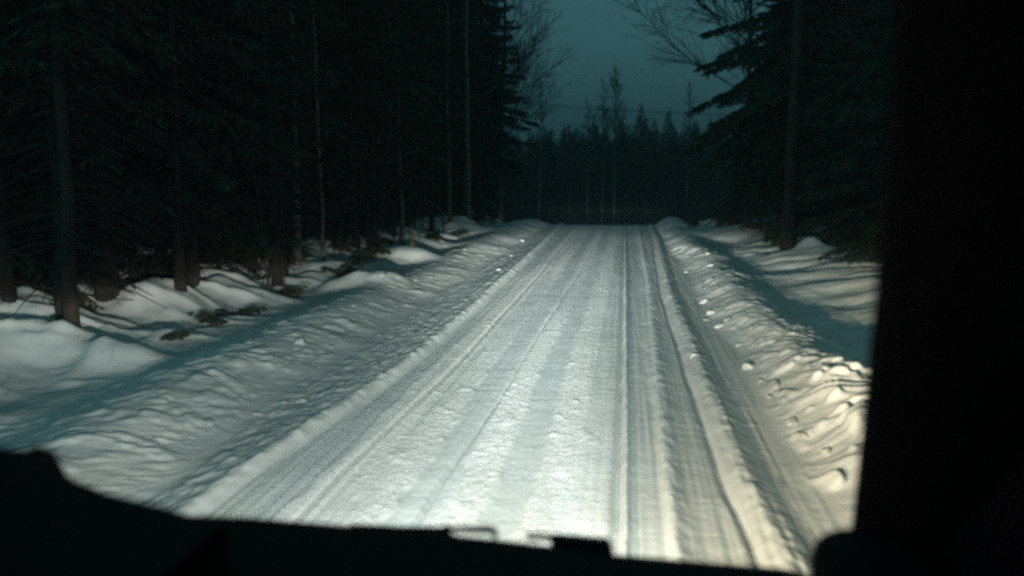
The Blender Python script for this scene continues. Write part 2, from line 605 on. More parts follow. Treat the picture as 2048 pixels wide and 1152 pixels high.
def diamonds(mb, P, D, L, Wd, rng):
    """leaf-shaped needle sprays: base P, direction D, length L, width Wd"""
    n = len(P)
    rnd = rng.normal(size=(n, 3))
    side = unit(np.cross(D, rnd))
    mid = P + D * (L * 0.45)[:, None]
    V = np.stack([P, mid + side * Wd[:, None], P + D * L[:, None], mid - side * Wd[:, None]], 1).reshape(-1, 3)
    q = (np.arange(n)[:, None] * 4 + np.arange(4)[None, :])
    mb.add(V, q)


def branch_spray(wood, leaf, p0, az, L, e0, droop, rng, dens=1.0, fine=1.0, wide=1.0):
    """one spruce bough with side sprays"""
    ca, sa = math.cos(az), math.sin(az)
    t = np.linspace(0, 1, 6)
    bend = rng.normal(0, 0.06)

    def pt(t):
        r = L * t
        lat = L * bend * t * t
        z = L * (e0 * t - droop * t * t + 0.45 * droop * t ** 3)
        return np.stack([p0[0] + ca * r - sa * lat, p0[1] + sa * r + ca * lat, p0[2] + z], -1)
    pts = pt(t)
    wood.tube(pts, np.linspace(0.011 * L + 0.004, 0.003, 6), 3, cap=False)
    ns = max(5, int(L * 13 * dens))
    ts = np.sort(rng.uniform(0.12, 1.0, ns))
    P = pt(ts)
    T = unit(pt(np.minimum(ts + 0.03, 1.03)) - pt(ts - 0.03))
    sd = np.where(np.arange(ns) % 2 == 0, 1.0, -1.0)
    lat = np.stack([-sa * sd, ca * sd, np.zeros(ns)], -1)
    D = unit(T * rng.uniform(0.5, 1.0, ns)[:, None] + lat * rng.uniform(0.5, 1.0, ns)[:, None] + np.array([0, 0, -1.0]) * rng.uniform(0.0, 0.6, ns)[:, None])
    Ls = (0.03 + 0.13 * min(1.0, L / 0.9) + 0.30 * L * (1 - ts) * 0.8) * rng.uniform(0.6, 1.15, ns)
    diamonds(leaf, P, D, Ls, wide * (0.014 + 0.026 * Ls), rng)
    k = max(3, int(9 * fine))
    Pk = np.repeat(P, k, 0)
    Dk = np.repeat(D, k, 0)
    Lk = np.repeat(Ls, k)
    f = rng.uniform(0.15, 1.0, len(Pk))
    Pb = Pk + Dk * (Lk * f)[:, None]
    up = np.array([0, 0, 1.0])
    s2 = unit(np.cross(Dk, up)) * np.where(rng.random(len(Pk)) < 0.5, 1, -1)[:, None]
    Db = unit(Dk * rng.uniform(0.4, 1, len(Pk))[:, None] + s2 * rng.uniform(0.3, 1.0, len(Pk))[:, None] - up * rng.uniform(0.0, 0.9, len(Pk))[:, None])
    Lb = rng.uniform(0.08, 0.2, len(Pk)) * (0.25 + 0.55 * min(1.0, L / 0.9) + 0.12 * L)
    diamonds(leaf, Pb, Db, Lb, wide * (0.009 + 0.03 * Lb), rng)


def spruce(name, seed, Ht, base, rmax, dens=1.0, fine=1.0, droop=0.35, gap=0.30, trunk_r=None, dead=30, wide=1.0):
    rng = np.random.default_rng(seed)
    wood, leaf = MB(), MB()
    r0 = trunk_r or 0.012 * Ht + 0.01
    z = np.linspace(-0.4, Ht, 12)
    wob = np.cumsum(rng.normal(0, 0.015, (12, 2)), 0)
    tp = np.stack([wob[:, 0], wob[:, 1], z], -1)
    tp[:2, :2] = 0
    tr = r0 * (1 - np.clip(z / Ht, 0, 1)) ** 0.8 + 0.006
    tr[0] *= 1.5
    tr[1] *= 1.12
    wood.tube(tp, tr, 9)

    def axis(zz):
        return np.array([np.interp(zz, z, tp[:, 0]), np.interp(zz, z, tp[:, 1]), zz])
    zz = base
    while zz < Ht - 0.12:
        f = (zz - base) / (Ht - base)
        Lm = rmax * ((1 - f) ** 0.85) * (0.75 + 0.25 * min(1, f * 6)) + 0.10
        nb = rng.integers(4, 7) if f < 0.9 else 4
        a0 = rng.uniform(0, 6.28)
        for k in range(nb):
            az = a0 + k * 6.283 / nb + rng.normal(0, 0.25)
            L = Lm * rng.uniform(0.62, 1.12)
            e0 = -0.20 + 0.75 * f + rng.normal(0, 0.06)
            branch_spray(wood, leaf, axis(max(0.15, zz + gap * rng.uniform(-0.8, 0.8))), az, L, e0, droop * (1 - 0.7 * f) * rng.uniform(0.7, 1.3), rng, dens, fine, wide)
        zz += gap * (1 - 0.45 * f) * rng.uniform(0.8, 1.2)
    for k in range(dead):               # dead lower limbs
        zz = rng.uniform(0.5, max(base, 0.8))
        az = rng.uniform(0, 6.28)
        L = rng.uniform(0.25, 1.0)
        p = axis(zz)
        t = np.linspace(0, 1, 4)
        q = np.stack([p[0] + math.cos(az) * L * t, p[1] + math.sin(az) * L * t, p[2] - 0.35 * L * t * t + 0 * t], -1)
        wood.tube(q, np.linspace(0.012, 0.004, 4), 3, cap=False)
    return wood.mesh(name + "_trunk"), leaf.mesh(name + "_crown", smooth=False)


def birch(name, seed, Ht, first, spread=0.55, trunk_r=0.10, lean=(0, 0), nb=34, rise=1.1, twig=1.0, sides=8, fine=0.0035):
    rng = np.random.default_rng(seed)
    wood, tw = MB(), MB()
    n = 14
    z = np.linspace(-0.3, Ht, n)
    w = np.cumsum(rng.normal(0, 0.022, (n, 2)), 0)
    tp = np.stack([w[:, 0] + lean[0] * z, w[:, 1] + lean[1] * z, z], -1)
    tr = trunk_r * (1 - np.clip(z, 0, Ht) / Ht) ** 0.75 + 0.006
    wood.tube(tp, tr, sides)

    def grow(p, d, L, r, depth):
        m = (5, 4, 3, 3)[depth]
        pts = [p]
        dd = d.copy()
        for i in range(m - 1):
            dd = unit(dd + rng.normal(0, 0.10, 3) + np.array([0, 0, 0.05 if depth < 2 else -0.06]))
            pts.append(pts[-1] + dd * L / (m - 1))
        tw.tube(np.array(pts), np.linspace(r, r * 0.35, m), 3, cap=False)
        if depth >= 3:
            return
        kids = int((L * 5 + 2) * twig) if depth == 0 else int((4 if depth == 1 else 2) * twig)
        for k in range(kids):
            t = rng.uniform(0.2, 1.0)
            i = min(int(t * (m - 1)), m - 2)
            q = pts[i] + (pts[i + 1] - pts[i]) * (t * (m - 1) - i)
            ax = unit(pts[i + 1] - pts[i])
            s = unit(np.cross(ax, rng.normal(size=3)))
            nd = unit(ax * rng.uniform(0.6, 1.1) + s * rng.uniform(0.35, 0.8))
            grow(q, nd, L * rng.uniform(0.28, 0.5) * (1.15 - 0.5 * t), max(r * 0.5, fine), depth + 1)
    for k in range(nb):
        f = rng.uniform(0, 1) ** 0.9
        zz = first + (Ht * 0.985 - first) * f
        p = np.array([np.interp(zz, z, tp[:, 0]), np.interp(zz, z, tp[:, 1]), zz])
        az = rng.uniform(0, 6.28)
        L = spread * (Ht - first) * 0.42 * (1 - 0.72 * f) * rng.uniform(0.7, 1.15)
        d = unit(np.array([math.cos(az), math.sin(az), rise * rng.uniform(0.7, 1.3)]))
        grow(p, d, L, max(0.005, 1.4 * fine) + 0.0045 * L, 0)
    return wood.mesh(name + "_trunk"), tw.mesh(name + "_twigs")


def tree(name, meshes, mats, x, y, label, cat, group=None, rz=0.0, sc=1.0, sink=0.05, tilt=(0, 0), crown="crown"):
    root = bpy.data.objects.new(name, None)
    COL.objects.link(root)
    root.location = (x, y, hz(x, y) - sink)
    root.rotation_euler = (tilt[0], tilt[1], rz)
    root.scale = (sc, sc, sc)
    root.empty_display_size = 0.3
    tag(root, label, cat, group)
    link("trunk", meshes[0], mats[0], root)
    link(crown, meshes[1], mats[1], root)
    return root


SP = (M_BARK, M_NEEDLE)
BI = (M_BIRCH, M_TWIG)
rnd = random.Random(7)

# the two spruces whose edges stand against the sky
hero_l = spruce("road_spruce", 11, 12.3, 2.3, 2.15, 1.6, 1.3, droop=0.28, gap=0.24, wide=1.3)
tree("spruce_tree", hero_l, SP, -5.35, 33.0, "tall spruce edging the sky gap, with a lone long low branch over the crest", "spruce", rz=0.4)
hero_r = spruce("drooping_spruce", 23, 14.5, 1.7, 3.0, 1.8, 1.5, droop=0.62, gap=0.24, wide=1.5)
tree("spruce_tree", hero_r, SP, 4.35, 23.5, "big spruce with drooping ragged boughs against the sky beside the road", "spruce", rz=1.1)

# stock of spruces for the dense stands
stock = [spruce("stand_spruce_a", 31, 13.5, 1.1, 2.3, 0.9, 0.8, 0.4, 0.34, trunk_r=0.10, wide=1.4),
         spruce("stand_spruce_b", 32, 15.0, 1.5, 2.0, 0.9, 0.8, 0.35, 0.36, trunk_r=0.09, wide=1.4),
         spruce("stand_spruce_c", 33, 11.0, 0.6, 2.0, 1.0, 0.8, 0.45, 0.32, trunk_r=0.085, wide=1.4),
         spruce("stand_spruce_d", 34, 16.0, 1.9, 2.2, 0.9, 0.8, 0.4, 0.36, trunk_r=0.11, dead=60, wide=1.4)]
pole = spruce("thin_pole_spruce", 35, 9.0, 2.6, 1.0, 0.8, 0.7, 0.4, 0.34, trunk_r=0.055, dead=70)
stock.append(pole)
young = [spruce("young_spruce_a", 41, 5.5, 0.35, 1.5, 1.2, 0.9, 0.4, 0.26, trunk_r=0.06, dead=0),
         spruce("young_spruce_b", 42, 4.2, 0.25, 1.25, 1.2, 0.9, 0.35, 0.24, trunk_r=0.05, dead=0)]
bstock = [birch("stand_birch_a", 51, 12.5, 5.2, 0.5, 0.075, nb=13),
          birch("stand_birch_b", 52, 11.5, 5.0, 0.42, 0.065, (0.01, 0), nb=12),
          birch("stand_birch_c", 53, 10.0, 5.5, 0.42, 0.05, (-0.015, 0), nb=12)]

# trees of the forest edge on the stake side, each found by the foot of its trunk in the photograph
LG = "spruces of the dense stand on the stake side"
for (px, py, k, sc, lab) in (
        (215, 592, 3, 1.0, "thick dark spruce trunk standing above a drooping fallen bough"),
        (385, 566, 1, 0.85, "straight spruce trunk rising alone from smooth snow at the forest edge"),
        (500, 538, 3, 0.8, "spruce trunk at the forest edge behind a slanting young spruce top"),
        (128, 632, 4, 1.2, "slim spruce trunk with a low dead limb beside the round snow mound"),
        (745, 488, 1, 1.0, "dark spruce trunk at the forest edge just before the marker stake")):
    p = hit(px, py)
    tree("spruce_tree", stock[k], SP, p.x, p.y, lab, "spruce", LG, rz=rnd.uniform(0, 6), sc=sc)
sl = "tall dark spruce deep in the dense stand on the stake side"
placed = []
tries = 0
while len(placed) < 95 and tries < 5000:
    tries += 1
    y_ = rnd.uniform(5.5, 46)
    x_ = -6.3 - abs(rnd.gauss(0, 1)) * 6.0 - rnd.uniform(0, 2)
    if x_ < -34 or x_ / y_ < -1.05:
        continue
    if any((x_ - a) ** 2 + (y_ - b) ** 2 < 1.7 for a, b in placed):
        continue
    placed.append((x_, y_))
    k = rnd.choice((0, 0, 1, 2, 3))
    tree("spruce_tree", stock[k], SP, x_, y_, sl, "spruce", LG, rz=rnd.uniform(0, 6), sc=rnd.uniform(0.8, 1.15))

for i in range(26):
    y_ = rnd.uniform(10, 34)
    x_ = -6.2 - rnd.uniform(0, 2.2) - (0.6 if y_ < 12 else 0)
    tree("young_spruce_tree", young[i % 2], SP, x_, y_, "low young spruce under the tall stand on the stake side", "spruce", "young spruces under the stand", rz=rnd.uniform(0, 6), sc=rnd.uniform(0.5, 1.0))

for i in range(46):
    y_ = rnd.uniform(8, 36)
    x_ = -5.5 - abs(rnd.gauss(0, 1.3))
    tree("spruce_tree", pole, SP, x_, y_, "thin pole of a spruce with dead limbs at the forest edge", "spruce", "thin spruce poles on the stake side", rz=rnd.uniform(0, 6), sc=rnd.uniform(0.8, 1.2), tilt=(rnd.gauss(0, 0.02), rnd.gauss(0, 0.02)))

# birches lit by the lamps on the stake side
for (px, Y, k, sc, lab) in ((900, 27.5, 1, 1.0, "pale leaning birch trunk lit by the lamps, apart from the close pair"),
                            (930, 30.5, 2, 1.0, "thinner birch of the close lit pair at the forest edge"),
                            (938, 28.8, 0, 1.0, "brighter birch of the close lit pair at the forest edge"),
                            (575, 15.5, 0, 1.0, "birch with one short bright patch on its trunk deep among dark spruces"),
                            (633, 17.0, 2, 0.8, "slender slanting birch stem among the dark spruces"),
                            (800, 21.0, 2, 0.7, "thin bent birch stem behind the marker stake")):
    x_ = (px - 1250) / FPX * Y
    tree("birch_tree", bstock[k], BI, x_, Y, lab, "birch", rz=rnd.uniform(0, 6), sc=sc, tilt=(0, rnd.uniform(-0.02, 0.05)), crown="twigs")
# broad birch whose twigs fan out over the road from behind the spruce
fan_l = birch("fan_birch", 61, 13.0, 3.0, 0.85, 0.09, (0.02, 0), nb=84, rise=1.15, twig=1.2, fine=0.0045)
tree("birch_tree", fan_l, BI, -4.95, 35.5, "bare birch fanning fine twigs over the road beside the tall spruce", "birch", rz=0.0, crown="twigs")
fan_r = birch("fan_birch_b", 62, 13.0, 4.0, 1.15, 0.10, (-0.03, 0), nb=60, rise=0.75, twig=1.2, fine=0.0048)
tree("birch_tree", fan_r, BI, 3.9, 29.0, "bare birch reaching thin twigs out past the drooping spruce", "birch", rz=0.6, crown="twigs")

# the other side of the road
RG = "spruces of the stand opposite the stake"
p = hit(1575, 494)
tall = spruce("bare_trunk_spruce", 71, 17.0, 7.2, 2.2, 0.9, 0.8, 0.4, 0.36, trunk_r=0.13, dead=25)
tree("spruce_tree", tall, SP, p.x, p.y, "tall straight trunk with a lit patch, snow heaped at its foot", "spruce", RG, rz=2.0, tilt=(0, -0.012))
for (x_, y_, k, sc, lab) in ((4.55, 15.6, 0, 1.1, "bushy young spruce spreading boughs low over the snow opposite the stake"),
                             (4.75, 20.0, 1, 1.3, "small spruce tucked behind the tall straight trunk"),
                             (3.75, 25.5, 1, 1.1, "young spruce whose skirts brush the snow under the drooping spruce"),
                             (5.2, 13.2, 0, 1.0, "young spruce half hidden by the van pillar beside the bushy one"),
                             (5.2, 17.6, 0, 1.1, "young spruce crowded behind the bushy one opposite the stake")):
    tree("young_spruce_tree", young[k], SP, x_, y_, lab, "spruce", "young spruces opposite the stake", rz=rnd.uniform(0, 6), sc=sc)
sl = "tall dark spruce in the stand opposite the stake"
placed = []
tries = 0
while len(placed) < 42 and tries < 4000:
    tries += 1
    y_ = rnd.uniform(9, 46)
    x_ = 5.2 + abs(rnd.gauss(0, 1)) * 4.5
    if x_ > 0.62 * y_ + 1 or x_ > 24 or (y_ > 24 and x_ < 6.0):
        continue
    if any((x_ - a) ** 2 + (y_ - b) ** 2 < 1.8 for a, b in placed):
        continue
    placed.append((x_, y_))
    tree("spruce_tree", stock[rnd.choice((0, 0, 1, 2, 3))], SP, x_, y_, sl, "spruce", RG, rz=rnd.uniform(0, 6), sc=rnd.uniform(0.85, 1.15))
x_ = (1428 - 1250) / FPX * 41
tree("birch_tree", bstock[1], BI, x_, 41, "pale birch trunk standing alone past the crest near the drooping spruce", "birch", rz=1.0, sc=0.47, crown="twigs")

# far tree line beyond the crest: birches by pixel column, spruces as points against the sky
far_b = [birch("far_birch_a", 81, 13.0, 5.4, 0.70, 0.10, nb=80, rise=1.25, sides=7, fine=0.007),
         birch("far_birch_b", 82, 12.0, 5.6, 0.62, 0.085, (0.008, 0), nb=64, rise=1.25, sides=7, fine=0.007)]
FB = "birches of the far tree line"
for (px, top, Y, k, tw) in ((1080, 170, 58, 1, 1), (1118, 300, 66, 1, 0), (1140, 265, 64, 1, 0), (1176, 205, 60, 1, 0), (1206, 165, 63, 1, 0), (1229, 143, 61, 0, 1),
                            (1243, 250, 66, 1, 0), (1275, 260, 68, 1, 0), (1288, 240, 65, 0, 0), (1369, 175, 64, 1, 1)):
    x_ = (px - 1250) / FPX * Y
    topz = EYE + (350 - top) / FPX * Y
    z0 = hz(x_, Y)
    s = (topz - z0) / (13.0 if k == 0 else 12.0)
    lab = "slim birch with a fine bare top in the far tree line past the crest"
    if px == 1229:
        lab = "tallest feathery birch of the far tree line past the crest"
    if px == 1080:
        lab = "lone open topped birch beside the low spruces past the crest"
    if px == 1369:
        lab = "faint straight birch past the crest beside the drooping spruce"
    tree("birch_tree", far_b[k], BI, x_, Y, lab, "birch", FB, rz=rnd.uniform(0, 6), sc=s, crown="twigs")
far_s = [spruce("far_spruce_a", 91, 10.0, 0.4, 1.9, 1.3, 0.9, 0.3, 0.24, dead=0, wide=1.7),
         spruce("far_spruce_b", 92, 10.0, 0.3, 1.7, 1.3, 0.9, 0.35, 0.23, dead=0, wide=1.7),
         spruce("far_spruce_c", 93, 10.0, 0.3, 2.1, 1.3, 0.9, 0.45, 0.25, dead=0, wide=1.7)]
FS = "spruces of the far tree line"
tops = [(1279, 212, 70), (1330, 222, 70), (1305, 240, 74), (1188, 232, 72), (1128, 253, 76), (1148, 260, 78), (1100, 262, 74), (1062, 262, 72), (1040, 280, 70),
        (1210, 262, 80), (1250, 270, 84), (1360, 262, 74), (1385, 245, 76), (1410, 240, 80), (1165, 268, 74), (1230, 272, 76), (1345, 262, 80), (1265, 262, 78),
        (1085, 276, 82), (1020, 270, 78), (1000, 255, 80), (1430, 240, 74), (1460, 235, 72)]
for i in range(90):
    tops.append((960 + 560 * ((i * 0.618) % 1), rnd.uniform(246, 290), rnd.uniform(60, 100)))
for i, (px, top, Y) in enumerate(tops):
    x_ = (px - 1250) / FPX * Y
    topz = EYE + (350 - top) / FPX * Y
    s = (topz - hz(x_, Y)) / 10.0
    lab = "dark spruce filling the far tree line past the crest"
    if px == 1279:
        lab = "pointed spruce rising highest in the far tree line past the crest"
    elif px == 1330:
        lab = "second sharp spruce point beyond the crest, next to the highest one"
    tree("spruce_tree", far_s[i % 3], SP, x_, Y, lab, "spruce", FS, rz=rnd.uniform(0, 6), sc=s)

# ------------------------------------------------------------------ power line over the far trees
M_WIRE = noise_mat("cable_sheath", (0.02, 0.02, 0.02), (0.035, 0.035, 0.035), 4)
M_POLE = noise_mat("pole_wood", (0.06, 0.05, 0.04), (0.12, 0.10, 0.08), 6, 0.9, 0.01, 12, stretch=(1, 1, 0.2))
YW = 56.0
for dz, dy, lab in ((0.0, 0.0, "lower black cable strung across the far tree line"), (0.09, 0.35, "upper black cable strung across the far tree line")):
    a, b = at(1050, 212, YW + dy), at(1370, 229, YW + dy)
    k = (b.z - a.z) / (b.x - a.x)
    X = np.linspace(-22, 22, 41)
    Z = a.z + k * (X - a.x) + dz + 0.0022 * ((X - 0) ** 2)
    mb = MB()
    mb.tube(np.stack([X, np.full(41, YW + dy), Z], -1), 0.012, 5)
    tag(link("power_cable", mb.mesh("power_cable"), M_WIRE), lab, "cable", "cables of the power line")
    ends = (Z[0], Z[-1])
for x_, zt in ((-22.0, ends[0]), (22.0, ends[1])):
    root = bpy.data.objects.new("utility_pole", None)
    COL.objects.link(root)
    z0 = hz(x_, YW + 0.18)
    root.location = (x_, YW + 0.18, z0)
    tag(root, "wooden pole carrying the cables among the far trees", "pole", "poles of the power line")
    mb = MB()
    mb.tube([(0, 0, -0.5), (0, 0, zt - z0 + 0.5)], [0.14, 0.10], 10)
    link("post", mb.mesh("pole_post"), M_POLE, root)
    mb = MB()
    mb.box((0, 0, zt - z0 - 0.05), (0.12, 0.9, 0.12))
    link("crossarm", mb.mesh("pole_crossarm", False), M_POLE, root)


# ------------------------------------------------------------------ small growth, stake, lumps
def bough(name, seed, L, droop=0.5, n=3, e0=0.5, mats=(M_TWIG, M_NEEDLE2)):
    rng = np.random.default_rng(seed)
    wood, leaf = MB(), MB()
    for k in range(n):
        branch_spray(wood, leaf, np.array([0, 0, 0.0]), rng.normal(0, 0.45), L * rng.uniform(0.7, 1.1), e0 + rng.normal(0, 0.15), droop, rng, 2.2, 1.2)
    return wood.mesh(name + "_stem"), leaf.mesh(name + "_needles", False)


def place_bough(name, px, py, seed, L, rz, label, e0=0.5, droop=0.5, n=3, dz=-0.03, group=None):
    p = hit(px, py)
    ms = bough(name, seed, L, droop, n, e0)
    root = bpy.data.objects.new(name, None)
    COL.objects.link(root)
    root.location = (p.x, p.y, p.z + dz)
    root.rotation_euler = (0, 0, rz)
    tag(root, label, "branch", group)
    link("stem", ms[0], M_TWIG, root)
    link("needles", ms[1], M_NEEDLE2, root)


place_bough("spruce_bough", 548, 505, 201, 0.55, -0.3, "dark slanting spruce top poking from snow at the forest edge", 0.5, 1.1, 3, 0.12)
place_bough("spruce_bough", 565, 590, 202, 0.36, 0.2, "small olive spruce sprig in the snow by the ditch", 0.7, 0.7, 4)
place_bough("spruce_bough", 655, 512, 203, 0.5, 0.1, "spruce bough arching over the pale round snow mound", 0.7, 1.2, 4, 0.16)
place_bough("spruce_bough", 735, 515, 207, 0.4, 2.9, "thin spruce bough hanging over the gap between two snow mounds", 0.6, 1.2, 3, 0.14)
place_bough("spruce_bough", 705, 545, 204, 0.22, 0.3, "tiny brown sprig between the two pale snow mounds", 0.6, 0.6, 3)
place_bough("spruce_bough", 902, 470, 205, 0.45, 0.5, "brown tipped sprig on the bank past the marker stake", 0.7, 0.8, 4)
place_bough("spruce_bough", 866, 474, 206, 0.4, 2.0, "dark sprig in the snow just past the marker stake", 0.6, 0.9, 4)
place_bough("spruce_bough", 1440, 436, 208, 0.6, 0.3, "snowy twig at the foot of the lone pale birch", 0.5, 0.6, 3)
place_bough("spruce_bough", 1490, 445, 209, 0.9, 2.8, "snow dusted bough lying under the drooping spruce", 0.35, 0.5, 5, 0.05)
place_bough("spruce_bough", 960, 440, 210, 0.7, 0.2, "dark brush on the bank below the close birch pair", 0.5, 0.7, 5)
sprig = [bough("edge_sprig", 230 + k, 0.42, 0.9, 4, 0.8) for k in range(3)]
for i in range(26):
    y_ = rnd.uniform(9, 31)
    x_ = -4.95 - abs(rnd.gauss(0.2, 0.45))
    root = bpy.data.objects.new("spruce_sprig", None)
    COL.objects.link(root)
    root.location = (x_, y_, hz(x_, y_) - 0.03)
    root.rotation_euler = (0, 0, rnd.uniform(0, 6.28))
    q_ = rnd.uniform(0.6, 1.3)
    root.scale = (q_, q_, q_)
    tag(root, "small dark spruce sprig poking through the snow along the forest edge", "branch", "sprigs along the forest edge")
    link("stem", sprig[i % 3][0], M_TWIG, root)
    link("needles", sprig[i % 3][1], M_NEEDLE, root)
# big drooping dead bough beside the thick trunk
p = hit(280, 560)
root = bpy.data.objects.new("fallen_bough", None)
COL.objects.link(root)
root.location = (p.x, p.y, p.z + 0.22)
root.rotation_euler = (0, 0, -0.4)
tag(root, "dark drooping bough lying beside the thick spruce trunk", "branch")
ms = bough("fallen_bough", 220, 1.0, 0.75, 3, 0.15)
link("stem", ms[0], M_TWIG, root)
link("needles", ms[1], M_NEEDLE, root)
p = hit(60, 605)
mb = MB()
t = np.linspace(0, 1, 10)
mb.tube(np.stack([-0.8 + 2.1 * t, 0.15 * np.sin(t * 4), 0.35 - 0.28 * t - 0.08 * np.sin(t * 3.1)], -1), np.linspace(0.022, 0.006, 10), 5)
rb = np.random.default_rng(5)
for k in range(9):
    a = rb.uniform(0.1, 0.9)
    b0 = np.array([-0.8 + 2.1 * a, 0.15 * math.sin(a * 4), 0.35 - 0.28 * a - 0.08 * math.sin(a * 3.1)])
    d = np.array([rb.uniform(0.1, 0.5), rb.uniform(-0.4, 0.2), rb.uniform(-0.1, 0.25)])
    mb.tube(np.stack([b0, b0 + d * 0.5 + 0.03, b0 + d]), [0.007, 0.005, 0.002], 3)
tag(link("dead_limb", mb.mesh("dead_limb"), M_TWIG, None, (p.x, p.y, p.z)), "long thin dead limb lying across the snow behind the round mound", "branch")

# bare understorey stems along the forest edge
sap = []
for s in range(4):
    rg_ = np.random.default_rng(300 + s)
    mb = MB()
    hgt = rg_.uniform(2.2, 3.6)
    t = np.linspace(0, 1, 9)
    bx, by = rg_.normal(0, 0.25, 2)
    pts = np.stack([bx * t * t, by * t * t, -0.15 + hgt * t], -1)
    mb.tube(pts, np.linspace(0.016, 0.004, 9), 4)
    me0 = mb.mesh("sapling_stem")
    mb = MB()
    for k in range(16):
        a = rg_.uniform(0.3, 0.98)
        i = min(int(a * 8), 7)
        b0 = pts[i] + (pts[i + 1] - pts[i]) * (a * 8 - i)
        az = rg_.uniform(0, 6.28)
        L = rg_.uniform(0.2, 0.6)
        d = np.array([math.cos(az), math.sin(az), rg_.uniform(0.5, 1.3)]) * L
        mb.tube(np.stack([b0, b0 + d * 0.5, b0 + d + np.array([0, 0, 0.05])]), [0.005, 0.004, 0.002], 3, cap=False)
    sap.append((me0, mb.mesh("sapling_twigs")))
for i in range(44):
    Y = rnd.uniform(9, 33)
    x_ = -5.15 - abs(rnd.gauss(0, 0.9))
    root = bpy.data.objects.new("sapling", None)
    COL.objects.link(root)
    root.location = (x_, Y, hz(x_, Y) - 0.02)
    root.rotation_euler = (rnd.gauss(0, 0.06), rnd.gauss(0, 0.06), rnd.uniform(0, 6.28))
    tag(root, "thin bare sapling along the forest edge on the stake side", "sapling", "bare saplings along the forest edge")
    m0, m1 = sap[i % 4]
    link("stem", m0, M_TWIG, root)
    link("twigs", m1, M_TWIG, root)

# marker stake: orange stick with a blue-painted upper end
p = hit(825, 497)
root = bpy.data.objects.new("marker_stake", None)
COL.objects.link(root)
root.location = p
tag(root, "orange wooden marker stake with a blue top beside the road", "stake")
M_STAKE = noise_mat("stake_wood", (0.26, 0.13, 0.035), (0.36, 0.19, 0.05), 9, 0.7)
M_STAKEB = noise_mat("stake_blue_paint", (0.02, 0.06, 0.16), (0.03, 0.09, 0.22), 9, 0.6)
hs = 0.40
mb = MB()
mb.box((0, 0, hs / 2 - 0.1), (0.048, 0.03, hs + 0.2), bevel=0.004)
link("shaft", mb.mesh("stake_shaft", False), M_STAKE, root)
mb = MB()
mb.box((0, 0, hs + 0.07), (0.046, 0.028, 0.14), bevel=0.004)
link("painted_end", mb.mesh("stake_end", False), M_STAKEB, root)

M_CLOD = noise_mat('icy_snow_clod', (0.62, 0.64, 0.64), (0.78, 0.79, 0.78), 4.0, 0.6, 0.04, 3.0)
# loose snow lumps
lumps = []
for s in range(5):
    rg_ = np.random.default_rng(400 + s)
    bm = bmesh.new()
    bmesh.ops.create_icosphere(bm, subdivisions=3, radius=1.0)
    off = rg_.uniform(0, 50, 3)
    for v in bm.verts:
        c = np.array(v.co)
        k = 1 + 0.32 * float(vn(c[0] * 1.7 + off[0], c[1] * 1.7 + c[2] * 1.3 + off[1], s)) + 0.10 * float(vn(c[0] * 5 + off[2], c[1] * 5 + c[2] * 4, s + 9))
        v.co = Vector((c[0] * k * 1.15, c[1] * k, c[2] * k * 0.62))
    mb = MB()
    mb.bm(bm)
    lumps.append(mb.mesh("snow_lump"))
LL = [(600, 686, 13), (662, 696, 8), (604, 802, 12), (412, 848, 14), (568, 806, 6), (512, 828, 8), (760, 672, 6), (705, 612, 5), (1022, 512, 4),
      (1044, 482, 4), (998, 540, 4), (640, 735, 5), (700, 652, 5), (830, 560, 4), (930, 500, 3)]
RL = [(1404, 606, 8), (1424, 627, 9), (1414, 641, 6), (1442, 653, 9), (1500, 735, 13), (1592, 848, 16), (1480, 690, 6), (1420, 532, 5), (1416, 508, 5), (1388, 712, 8),
      (1525, 762, 7), (1612, 872, 10), (1655, 905, 12), (1372, 545, 4), (1455, 640, 7), (1540, 795, 7)]
for lst, lab, grp in ((LL, "loose snow lump on the bank below the marker stake side", "snow lumps on the stake side bank"),
                      (RL, "loose snow lump on the bank opposite the marker stake", "snow lumps on the bank opposite the stake")):
    for (px, py, w) in lst:
        p = hit(px, py)
        r = 1.12 * w / FPX * p.y
        o = link("snow_lump", lumps[rnd.randrange(5)], M_CLOD, None, (p.x, p.y, p.z - r * 0.10), rnd.uniform(0, 6.28), r)
        o.rotation_euler = (rnd.uniform(-0.5, 0.5), rnd.uniform(-0.5, 0.5), rnd.uniform(0, 6.28))
        o.scale = (r * rnd.uniform(0.8, 1.35), r * rnd.uniform(0.75, 1.2), r * rnd.uniform(0.7, 1.15))
        tag(o, lab, "snow lump", grp)

# bark flakes and needles shed on the snow under the trees
rl = np.random.default_rng(77)
n_l = 900
ly = rl.uniform(7, 34, n_l)
side_l = rl.random(n_l) < 0.65
lx = np.where(side_l, -4.6 - np.abs(rl.normal(0, 1.0, n_l)), 3.0 + np.abs(rl.normal(0, 0.9, n_l)))
lz = H(lx, ly)[0] + 0.006
la, ll = rl.uniform(0, 6.28, n_l), rl.uniform(0.012, 0.06, n_l)
ld_ = np.stack([np.cos(la), np.sin(la), rl.normal(0, 0.15, n_l)], -1)
mb = MB()
diamonds(mb, np.stack([lx, ly, lz], -1), unit(ld_), ll, np.clip(ll * 0.16, 0.003, 0.012), rl)
tag(link("forest_litter", mb.mesh("forest_litter", False), M_TWIG), "scattered dark twigs and bark flakes on the snow at the forest edge", "litter", kind="stuff")

